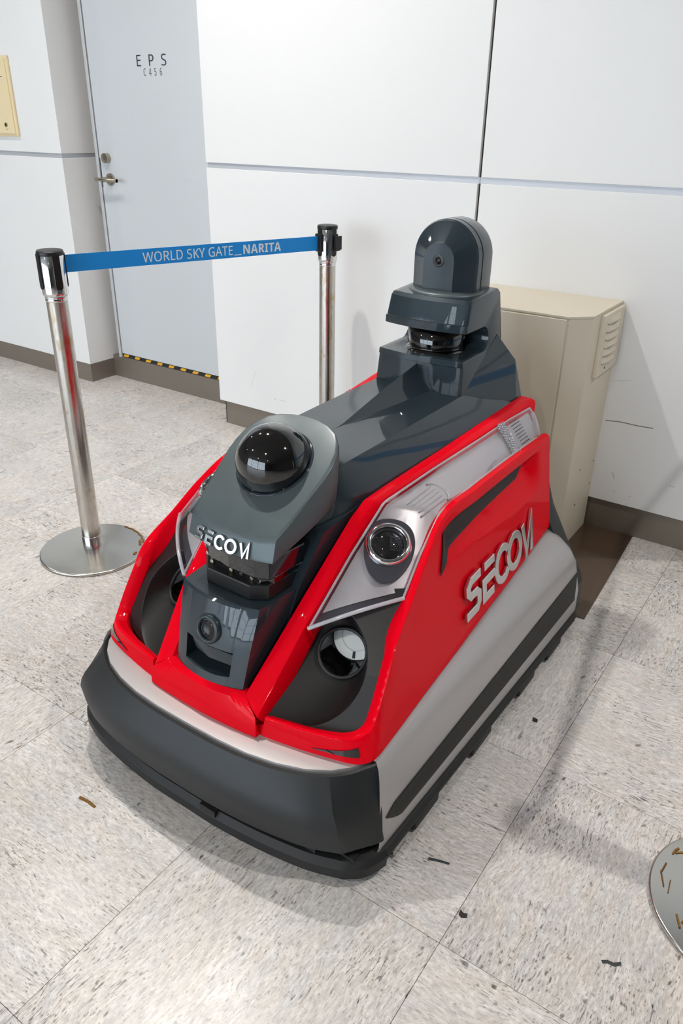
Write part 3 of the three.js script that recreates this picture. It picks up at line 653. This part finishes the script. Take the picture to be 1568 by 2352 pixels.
  // lower front panel
  const face = (y, hw, zc, bow, zb) => { const h = []; for (let k = -8; k <= 8; k++) { const s = k / 8; h.push([s * hw, y, zc + bow * (1 - s * s)]); } h.push([hw + 0.012, y, zb], [-hw - 0.012, y, zb]); return h; };
  const solid = (g) => { const b = new Brush(plain(g)); b.updateMatrixWorld(); return b; };
  const csg = new Evaluator(); csg.attributes = ['position', 'normal']; csg.useGroups = false;
  const body = skin([face(0.300, 0.084, 1.704, 0.019, 1.58), face(0.304, 0.0865, 1.7095, 0.019, 1.575), face(0.388, 0.092, 1.687, 0.019, 1.55), face(0.465, 0.0972, 1.6645, 0.019, 1.53), face(0.4695, 0.0955, 1.661, 0.018, 1.53)], { capA: true, capB: true, deg: 28 });
  const hole = extrude(shapeOf([[-0.060, 0.378], [0.0595, 0.378], [0.0585, 0.329], [0.03, 0.3255], [-0.02, 0.3255], [-0.0545, 0.329]]), 0.1).translate(0, 0, 1.676);
  const cut = csg.evaluate(solid(body), solid(hole), SUBTRACTION).geometry;
  const fp = part('front_panel', crease(plain(cut), 28), M.grey);
  fp.userData.label = 'grey lower nose panel with a round camera and a pocket';
  const ft = Math.atan2(1.7095 - 1.6645, 0.465 - 0.304);            // lean of the panel
  const onFace = (x, y) => [x, y, lerp(1.7095, 1.6645, (y - 0.304) / 0.161) + 0.019 * (1 - (x / 0.09) ** 2)];
  const FF = new THREE.Matrix4().makeRotationX(-ft).setPosition(V(onFace(0.0, 0.4095)).add(V([0, 0.001, 0.0015])));
  mesh('camera_bezel', S(lathe([[0.019, -0.012], [0.020, 0.003], [0.0225, 0.0065], [0.026, 0.0065], [0.0295, 0.003], [0.030, -0.006]], 56).rotateX(Math.PI / 2).applyMatrix4(FF)), M.grey, fp);
  mesh('camera_barrel', S(lathe([[0.0, 0.0005], [0.012, 0.0008], [0.0125, 0.0045], [0.015, 0.0046], [0.0155, 0.002], [0.0205, 0.0018]], 40).rotateX(Math.PI / 2).applyMatrix4(FF)), M.lensBlack, fp);
  mesh('pocket_floor', S(box(-0.0615, 0.0605, 0.322, 0.380, 1.668, 1.6775)), M.dark, fp);
  mesh('pocket_shelf', S(skin([[[-0.050, 0.3775, 1.676], [-0.047, 0.376, 1.7005], [-0.040, 0.3505, 1.700], [-0.040, 0.349, 1.676]], [[0.0, 0.3775, 1.676], [0.0, 0.373, 1.7055], [0.0, 0.346, 1.706], [0.0, 0.3445, 1.676]], [[0.0575, 0.3775, 1.676], [0.0575, 0.371, 1.6985], [0.0575, 0.346, 1.700], [0.0575, 0.344, 1.676]]], { ring: true, capA: true, capB: true, deg: 20 })), M.grey, fp);
  const scratch = (pts) => mesh('scratch', S(tube(pts.map(([x, y]) => { const p = onFace(x, y); return [p[0], p[1], p[2] + 0.0001]; }), 0.0006, false, 12, 5)), M.print, fp);
  scratch([[0.038, 0.428], [0.055, 0.427], [0.075, 0.424]]); scratch([[0.043, 0.421], [0.050, 0.412], [0.056, 0.400]]); scratch([[0.040, 0.390], [0.050, 0.3905], [0.060, 0.392]]);
  // black sensor unit between nose and panel
  const plan = (pts, y0, y1, b = 0.003) => extrude(shapeOf(pts.map(([x, z]) => [x, -z])), y1 - y0 - 2 * b, b).rotateX(-Math.PI / 2).translate(0, y0 + b, 0);
  const su = part('sensor_unit', plan([[-0.088, 1.5], [-0.090, 1.60], [-0.050, 1.641], [0.060, 1.644], [0.088, 1.625], [0.092, 1.5]], 0.470, 0.503), M.blackPlastic);
  mesh('sensor_window', S(plan([[-0.094, 1.5], [-0.094, 1.598], [-0.06, 1.622], [0.0, 1.632], [0.062, 1.632], [0.088, 1.622], [0.103, 1.5]], 0.513, 0.556)), M.smoked, su);
  mesh('sensor_shelf', S(plan([[-0.09, 1.5], [-0.09, 1.595], [-0.055, 1.622], [0.07, 1.628], [0.09, 1.61], [0.094, 1.5]], 0.498, 0.516)), M.gloss, su);
  for (const x of [-0.082, -0.052, 0.0, 0.026, 0.052, 0.070]) mesh('sensor_eye', S(new THREE.CylinderGeometry(0.0042, 0.0042, 0.004, 20).rotateX(Math.PI / 2 - 0.15).translate(x, 0.507, x < -0.06 ? 1.606 : x < -0.04 ? 1.626 : 1.6285)), x > 0.02 && x < 0.04 ? M.smoked : M.brass, su);
}

// --- tower, scanner, camera head
{
  const s = new THREE.Shape();                                     // side view: x = -depth, y = height
  const q = (z, y) => [-z, y];
  s.moveTo(...q(0.924, 0.655)); s.lineTo(...q(0.924, 0.690)); s.lineTo(...q(0.919, 0.762)); s.lineTo(...q(0.923, 0.764)); s.lineTo(...q(0.9225, 0.772)); s.lineTo(...q(0.815, 0.774));
  s.absarc(-0.815, 0.8075, 0.0335, -Math.PI / 2, Math.PI / 2, false);
  s.lineTo(...q(0.905, 0.841)); s.lineTo(...q(0.9055, 0.852)); s.lineTo(...q(0.900, 0.853)); s.lineTo(...q(0.888, 0.900)); s.lineTo(...q(0.880, 0.906)); s.lineTo(...q(0.742, 0.915)); s.lineTo(...q(0.728, 0.905)); s.lineTo(...q(0.712, 0.80)); s.lineTo(...q(0.69, 0.655));
  const w = 0.119, n = 16;
  const g = extrude(s, 2 * w - 0.008, 0.004, 14, n).translate(0, 0, -w + 0.004).rotateY(Math.PI / 2);
  const p = g.attributes.position;
  for (let i = 0; i < p.count; i++) {
    let x = p.getX(i), y = p.getY(i), z = p.getZ(i); // after the turn: z = depth from -(-z)
    const k = lerp(1.03, 0.915, clamp((y - 0.69) / 0.215)), a = x / w; x *= k;
    if (z > 0.868) z += 0.016 * (1 - a * a) - 0.001;
    p.setXYZ(i, x, y, z);
  }
  const tower = part('tower', crease(g, 26), M.grey);
  tower.userData.label = 'glossy grey sensor tower with an open slot';
  const sk = new ConvexGeometry([[0.1215, 0.692, 0.918], [0.121, 0.70, 0.91], [0.116, 0.805, 0.735], [0.188, 0.649, 0.705], [0.16, 0.74, 0.705], [0.19, 0.64, 0.74]].flatMap(([x, y, z]) => [V([x, y, z]), V([-x, y, z])]));
  part('tower_foot', crease(sk, 12), M.grey);
  const sc = part('scanner', lathe([[0, 0.771], [0.077, 0.771], [0.077, 0.777], [0.070, 0.782], [0.067, 0.785], [0.076, 0.846], [0, 0.846]], 56).translate(0, 0, 0.842), M.gloss);
  sc.userData.label = 'black round laser scanner inside the slot';
  const ring = part('swivel_ring', lathe([[0, 0.905], [0.100, 0.905], [0.1005, 0.911], [0.097, 0.915], [0.089, 0.919], [0, 0.919]], 72).scale(1, 1, 0.86).translate(0, 0, 0.803), M.greyMatt);
  // head: an arch whose front is bevelled down to a smaller arch
  const arch = (hw, top, z, y0 = 0.916) => { const r = [], c = top - hw; for (let k = 0; k <= 5; k++) r.push([-hw, lerp(y0, c, k / 6), z]); for (let k = 0; k <= 28; k++) { const a = Math.PI - k / 28 * Math.PI; r.push([hw * Math.cos(a), c + hw * Math.sin(a), z]); } for (let k = 5; k >= 0; k--) r.push([hw, lerp(y0, c, k / 6), z]); return r; };
  const head = part('camera_head', skin([arch(0.076, 1.066, 0.735), arch(0.084, 1.0765, 0.741), arch(0.0865, 1.079, 0.752), arch(0.0865, 1.079, 0.797), arch(0.0845, 1.077, 0.7985), arch(0.0845, 1.077, 0.8015), arch(0.0865, 1.079, 0.803), arch(0.0865, 1.079, 0.822), arch(0.083, 1.0755, 0.829), arch(0.0425, 1.031, 0.858), arch(0.0405, 1.029, 0.860)], { capA: true, capB: true, deg: 22 }), M.grey);
  head.userData.label = 'grey arch-shaped camera head on the tower';
  mesh('head_lens', S(lathe([[0.0, 0.004], [0.006, 0.0035], [0.0065, 0.001], [0.0105, 0.0008], [0.0138, 0.0014], [0.0148, 0.0]], 40).rotateX(Math.PI / 2).translate(0, 0.988, 0.8602)), M.lensBlack, head);
}
// --- badges on the red sides
{
  const u = V([-0.013, -0.003, -0.392]).normalize(), vv = V([-0.0155, 0.105, 0]).normalize(), nn = u.clone().cross(vv).normalize(); if (nn.x < 0) nn.negate();
  const Y = nn.clone().cross(u).normalize();
  badgeLetters(0.098, (t) => ({ p: V([0.3355, 0.312, 1.262 - RZ]).addScaledVector(u, t * 0.402).addScaledVector(nn, 0.0008), X: u, Y, Z: nn }), M.badge, robot, 0.005);
  const ul = u.clone().multiply(V([-1, 1, 1])).negate(), nl = nn.clone().multiply(V([-1, 1, 1])), Yl = nl.clone().cross(ul).normalize();
  badgeLetters(0.098, (t) => ({ p: V([-0.321, 0.311, 0.872 - RZ]).addScaledVector(ul, t * 0.402).addScaledVector(nl, 0.0008), X: ul, Y: Yl, Z: nl }), M.badge, robot, 0.005);
}

// ================================================================ belt barriers
function stanchion(x, z, label, lean = [0, 0], turn = 0) {
  const t = thing('belt_stanchion', label, 'stanchion', [x, 0, z], turn);
  mesh('base', lathe([[0, 0], [0.163, 0], [0.1685, 0.003], [0.169, 0.009], [0.165, 0.0125], [0.10, 0.018], [0.05, 0.0235], [0.036, 0.026], [0, 0.026]], 96), M.plateSteel, t);
  const post = mesh('post', new THREE.CylinderGeometry(0.0295, 0.0295, 0.815, 40, 1).translate(0, 0.4275, 0), M.steel, t);
  mesh('foot_collar', lathe([[0.0295, 0.026], [0.0312, 0.027], [0.0312, 0.062], [0.0295, 0.064]], 40), M.chrome, t);
  mesh('neck_ring', lathe([[0.0295, 0.818], [0.031, 0.82], [0.031, 0.824], [0.0295, 0.826], [0.031, 0.828], [0.031, 0.834], [0.0295, 0.836]], 40), M.chrome, t);
  const head = mesh('head', lathe([[0, 0.832], [0.0315, 0.832], [0.0345, 0.836], [0.035, 0.842], [0.035, 0.946], [0, 0.946]], 48), M.chrome, t);
  mesh('cap', lathe([[0.035, 0.942], [0.0363, 0.943], [0.0363, 0.951], [0.034, 0.955], [0, 0.9555]], 48), M.blackPlastic, t);
  for (let k = 0; k < 4; k++) {
    const s = new THREE.Shape(); s.moveTo(-0.0095, 0.946); s.lineTo(-0.0095, 0.862); s.absarc(0, 0.862, 0.0095, Math.PI, Math.PI * 2, false); s.lineTo(0.0095, 0.946);
    mesh('slot_strip', extrude(s, 0.004, 0.0006).translate(0, 0, 0.0327).rotateY(k * Math.PI / 2), M.blackPlastic, t);
  }
  if (lean[0] || lean[1]) { t.rotation.x = lean[1]; t.rotation.z = lean[0]; }
  return t;
}
const beltAngle = Math.atan2(1.723 - 1.472, 0.227 - 1.198);         // run of the near belt
const nearPost = stanchion(1.472, 1.198, 'worn steel belt post standing beside the robot, holding the left end of blue belt', [0.010, 0], beltAngle);
for (const [a0, a1, rad, w] of [[-1.75, -0.85, 0.160, 0.005], [-0.95, -0.72, 0.150, 0.004], [-0.42, -0.30, 0.150, 0.003]]) {   // rust along the back of its base
  const p = Array.from({ length: 15 }, (_, k) => { const a = lerp(a0, a1, k / 14), q = rad + 0.0025 * Math.sin(k * 2.1); return [q * Math.cos(a), -q * Math.sin(a)]; });
  mesh('rust_stain', extrude(stroke(p, w), 0.0007).rotateX(-Math.PI / 2).translate(0, 0.0134 + (0.165 - rad) * 0.085, 0), M.rust, nearPost).rotation.y = -beltAngle;
}
const far = stanchion(1.723, 0.227, 'chrome belt post by the white wall with black clip on its far side', [0, 0], beltAngle);
mesh('belt_receiver', box(-0.016, 0.016, 0.868, 0.928, 0.034, 0.0445, 0.002), M.blackPlastic, far).rotation.y = Math.PI;
{
  mesh('belt_clip', merge([box(-0.0425, -0.033, 0.870, 0.928, -0.014, 0.014, 0.002), box(-0.058, -0.042, 0.874, 0.922, -0.008, 0.012, 0.002), box(-0.062, -0.057, 0.878, 0.924, -0.012, 0.014, 0.001)]), M.blackPlastic, far);
}
stanchion(3.489, 1.375, 'belt post with rust-scratched steel base at the right side of the robot', [0, 0], 0.15);
{
  // rust scratches on that base
  const st = scene.getObjectByName('belt_stanchion_002');
  const scr = (pts, w) => mesh('rust_scratch', extrude(stroke(pts, w), 0.0008).rotateX(-Math.PI / 2), M.rust, st);
  st.rotation.y = 0;
  const place = (m, x, z, a) => { m.position.set(x, 0.0135 + (0.165 - Math.hypot(x, z)) * 0.085, z); m.rotation.y = a; };
  place(scr([[0, 0], [0.010, 0.002], [0.022, 0.001]], 0.0035), -0.142, -0.045, 1.2);
  place(scr([[0, 0], [0.012, 0.006], [0.02, 0.002]], 0.004), -0.138, -0.05, 0.2);
  place(scr([[0, 0], [0.028, 0.003]], 0.0028), -0.150, 0.012, 1.35);
  place(scr([[0, 0], [0.035, 0.002]], 0.0024), -0.138, 0.04, 1.9);
  place(scr([[0, 0], [0.03, -0.004]], 0.002), -0.128, 0.05, 1.8);
  place(scr([[0, 0], [0.034, 0.006]], 0.005), -0.093, 0.095, -0.6);
  place(scr([[0, 0], [0.026, 0.002]], 0.0034), -0.104, 0.086, -1.2);
  place(scr([[0, 0], [0.02, 0.002]], 0.003), -0.085, 0.09, 0.1);
}
function beltTexture() {
  const c = document.createElement('canvas'); c.width = 2048; c.height = 112; const g = c.getContext('2d');
  g.fillStyle = 'rgb(0,150,238)'; g.fillRect(0, 0, 2048, 112);
  g.fillStyle = 'rgb(238,243,247)'; g.textBaseline = 'middle';
  const put = (text, font, x0, x1) => { g.save(); g.font = font; const w = g.measureText(text).width; g.translate(x0, 58); g.scale((x1 - x0) / w, 1); g.fillText(text, 0, 0); g.restore(); };
  put('WORLD SKY GATE', '94px sans-serif', 540, 1262);
  g.fillRect(1270, 90, 62, 7);
  put('NARITA', 'bold 94px sans-serif', 1340, 1690);
  const t = new THREE.CanvasTexture(c); t.colorSpace = THREE.SRGBColorSpace; t.magFilter = THREE.LinearFilter; return t;
}
function belt(a, b, width, mat, label) {
  const A = V(a), B = V(b), L = A.distanceTo(B), g = new THREE.BoxGeometry(L, width, 0.0016);
  const m = mesh('barrier_belt', g, mat), X = B.clone().sub(A).normalize(), Z = X.clone().cross(new THREE.Vector3(0, 1, 0)).normalize(), Y = Z.clone().cross(X);
  m.quaternion.setFromRotationMatrix(new THREE.Matrix4().makeBasis(X, Y, Z)); m.position.copy(A).lerp(B, 0.5);
  return tag(m, label, 'belt');
}
belt([1.4815, 0.9135, 1.1605], [1.7115, 0.897, 0.2725], 0.0475, std({ map: beltTexture(), roughness: 0.6 }), 'bright blue fabric belt lettered in white, stretched between two chrome posts');
belt([3.476, 0.905, 1.3365], [3.272, 0.905, 0.076], 0.0475, std({ color: rgb(0, 150, 238), roughness: 0.6 }), 'plain blue belt running from the rust-scratched post to the wall');
tag(mesh('wall_belt_clip', box(3.245, 3.299, 0.87, 0.94, ZR, 0.078, 0.004), M.blackPlastic), 'black wall clip holding the end of the plain blue belt', 'clip');

// ================================================================ beige cabinet at the wall
{
  const t = thing('wall_cabinet', 'beige metal floor cabinet with chamfered corner against the white wall', 'cabinet', [2.5, 0, ZR]);
  const plan = [[-0.235, 0], [0.232, 0], [0.232, 0.275], [0.178, 0.329], [-0.181, 0.329], [-0.235, 0.275]];
  const pr = (pts, y0, y1, b) => extrude(shapeOf(pts.map(([x, z]) => [x, -z])), y1 - y0 - 2 * b, b).rotateX(-Math.PI / 2).translate(0, y0 + b, 0);
  mesh('body', pr(plan.map(([x, z]) => [x * 0.996, z * 0.992 + 0.0015]), 0.0, 0.787, 0.0012), M.beige, t);
  mesh('top', pr(plan.map(([x, z]) => [x, z + 0.0015]), 0.787, 0.7935, 0.0012), M.beige, t);
  mesh('front_door', box(-0.175, 0.172, 0.03, 0.784, 0.3285, 0.334, 0.002), M.beige, t);
  const c = mesh('vent_cover', box(0.2315, 0.246, 0.594, 0.784, 0.010, 0.206, 0.003), M.beige, t);
  for (let k = 0; k < 6; k++) {
    const y = 0.633 + k * 0.0245, l = skin(Array.from({ length: 13 }, (_, i) => { const s = i / 12, h = 0.013 * Math.min(1, 4 * s * (1 - s) + 0.12), z = lerp(0.050, 0.182, s); return [[0.245, y + 0.017, z], [0.246 + h * 0.85, y + 0.003, z], [0.246 + h * 0.8, y, z], [0.245, y + 0.001, z]]; }), { capA: true, capB: true, deg: 40 });
    mesh('louver', l, M.beige, c);
    mesh('louver_gap', box(0.2455, 0.2468, y - 0.0035, y + 0.0015, 0.056, 0.176), M.dark, c);
  }
  const screw = (x, y, z) => mesh('screw', new THREE.CylinderGeometry(0.0034, 0.0034, 0.002, 14).rotateZ(Math.PI / 2).translate(x, y, z), M.dark, t);
  screw(0.2465, 0.612, 0.135); screw(0.2318, 0.255, 0.018); screw(0.2318, 0.17, 0.018); screw(0.2318, 0.27, 0.16); screw(0.2318, 0.14, 0.155);
}
// ================================================================ dark sheet on the floor between robot and wall
{
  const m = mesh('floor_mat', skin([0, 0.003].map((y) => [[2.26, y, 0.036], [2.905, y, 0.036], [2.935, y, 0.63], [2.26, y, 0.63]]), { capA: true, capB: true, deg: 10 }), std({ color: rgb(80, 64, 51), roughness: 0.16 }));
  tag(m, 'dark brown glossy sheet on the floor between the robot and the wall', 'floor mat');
}
// ================================================================ cream panel on the wall by the door
{
  const t = thing('intercom_panel', 'narrow cream plastic call panel on the white wall left of the grey door', 'panel', [-0.40, 1.19, 0]);
  mesh('back_plate', box(-0.10, 0.103, 0, 0.345, 0, 0.012, 0.004), M.cream, t);
  mesh('front_cover', box(-0.085, 0.088, 0.012, 0.333, 0.010, 0.018, 0.003), M.cream, t);
  mesh('key_switch', new THREE.CylinderGeometry(0.009, 0.009, 0.006, 24).rotateX(Math.PI / 2).translate(0.030, 0.052, 0.020), M.brass, t);
  mesh('key_slot', box(0.0285, 0.0315, 0.046, 0.058, 0.0228, 0.0238), M.dark, t);
  mesh('printed_line', box(0.0, 0.055, 0.256, 0.259, 0.0178, 0.0184), M.print, t);
  mesh('printed_mark', box(0.024, 0.036, 0.030, 0.0315, 0.0178, 0.0184), M.print, t);
}
// ================================================================ scraps lying on the floor
{
  const flat = (name, pts, h, mat, label, cat) => tag(mesh(name, extrude(shapeOf(pts.map(([x, z]) => [x, -z])), h, 0.0004).rotateX(-Math.PI / 2).translate(0, 0.0004, 0), mat), label, cat);
  flat('rubber_scrap', [[2.972, 1.110], [2.984, 1.111], [2.986, 1.119], [2.975, 1.120]], 0.003, M.dark, 'small black rubber scrap on the floor beside the robot', 'scrap');
  flat('wood_splinter', [[2.281, 1.897], [2.310, 1.894], [2.329, 1.896], [2.328, 1.900], [2.305, 1.899], [2.283, 1.902]], 0.002, M.rust, 'thin brown splinter on the floor in front of the robot bumper', 'splinter');
  flat('dark_splinter', [[2.957, 1.604], [2.980, 1.596], [2.996, 1.592], [2.996, 1.595], [2.976, 1.601], [2.958, 1.608]], 0.002, M.print, 'thin blackish splinter on the floor by the front corner of the robot', 'splinter');
  flat('tar_spot', [[3.058, 1.668], [3.066, 1.671], [3.072, 1.668], [3.074, 1.676], [3.066, 1.681], [3.060, 1.678]], 0.0006, M.dark, 'ragged black spot stuck on the joint between two floor tiles', 'spot');
  flat('smeared_spot', [[3.300, 1.613], [3.308, 1.607], [3.318, 1.606], [3.328, 1.597], [3.330, 1.602], [3.322, 1.611], [3.310, 1.612], [3.303, 1.617]], 0.0005, M.print, 'smeared black mark on the floor in front of the rust-scratched post base', 'spot');
}
// scuffs and scratches on the right-hand wall panels
{
  const wr = scene.getObjectByName('wall_right'), scuffMat = std({ color: rgb(128, 124, 116), roughness: 0.8 }), faintMat = std({ color: rgb(196, 193, 188), roughness: 0.8 });
  const scuff = (pts, w, m = faintMat) => mesh('scuff', extrude(stroke(pts, w), 0.0003).translate(0, 0, ZR), m, wr);
  scuff([[2.744, 0.399], [2.790, 0.404], [2.850, 0.403], [2.899, 0.405]], 0.0032, scuffMat);
  scuff([[2.735, 0.534], [2.765, 0.541], [2.801, 0.548]], 0.0011);
  scuff([[2.812, 0.155], [2.817, 0.154]], 0.003); scuff([[2.866, 0.152], [2.872, 0.1505]], 0.003); scuff([[2.984, 0.226], [2.996, 0.222], [3.004, 0.224]], 0.0025);
  scuff([[2.798, 0.224], [2.803, 0.212], [2.808, 0.200]], 0.003);
  scuff([[1.175, 0.212], [1.190, 0.25], [1.209, 0.291]], 0.0012); scuff([[1.312, 0.184], [1.318, 0.181]], 0.004); scuff([[1.335, 0.182], [1.371, 0.183]], 0.0016);
}
renderer.render(scene, camera);
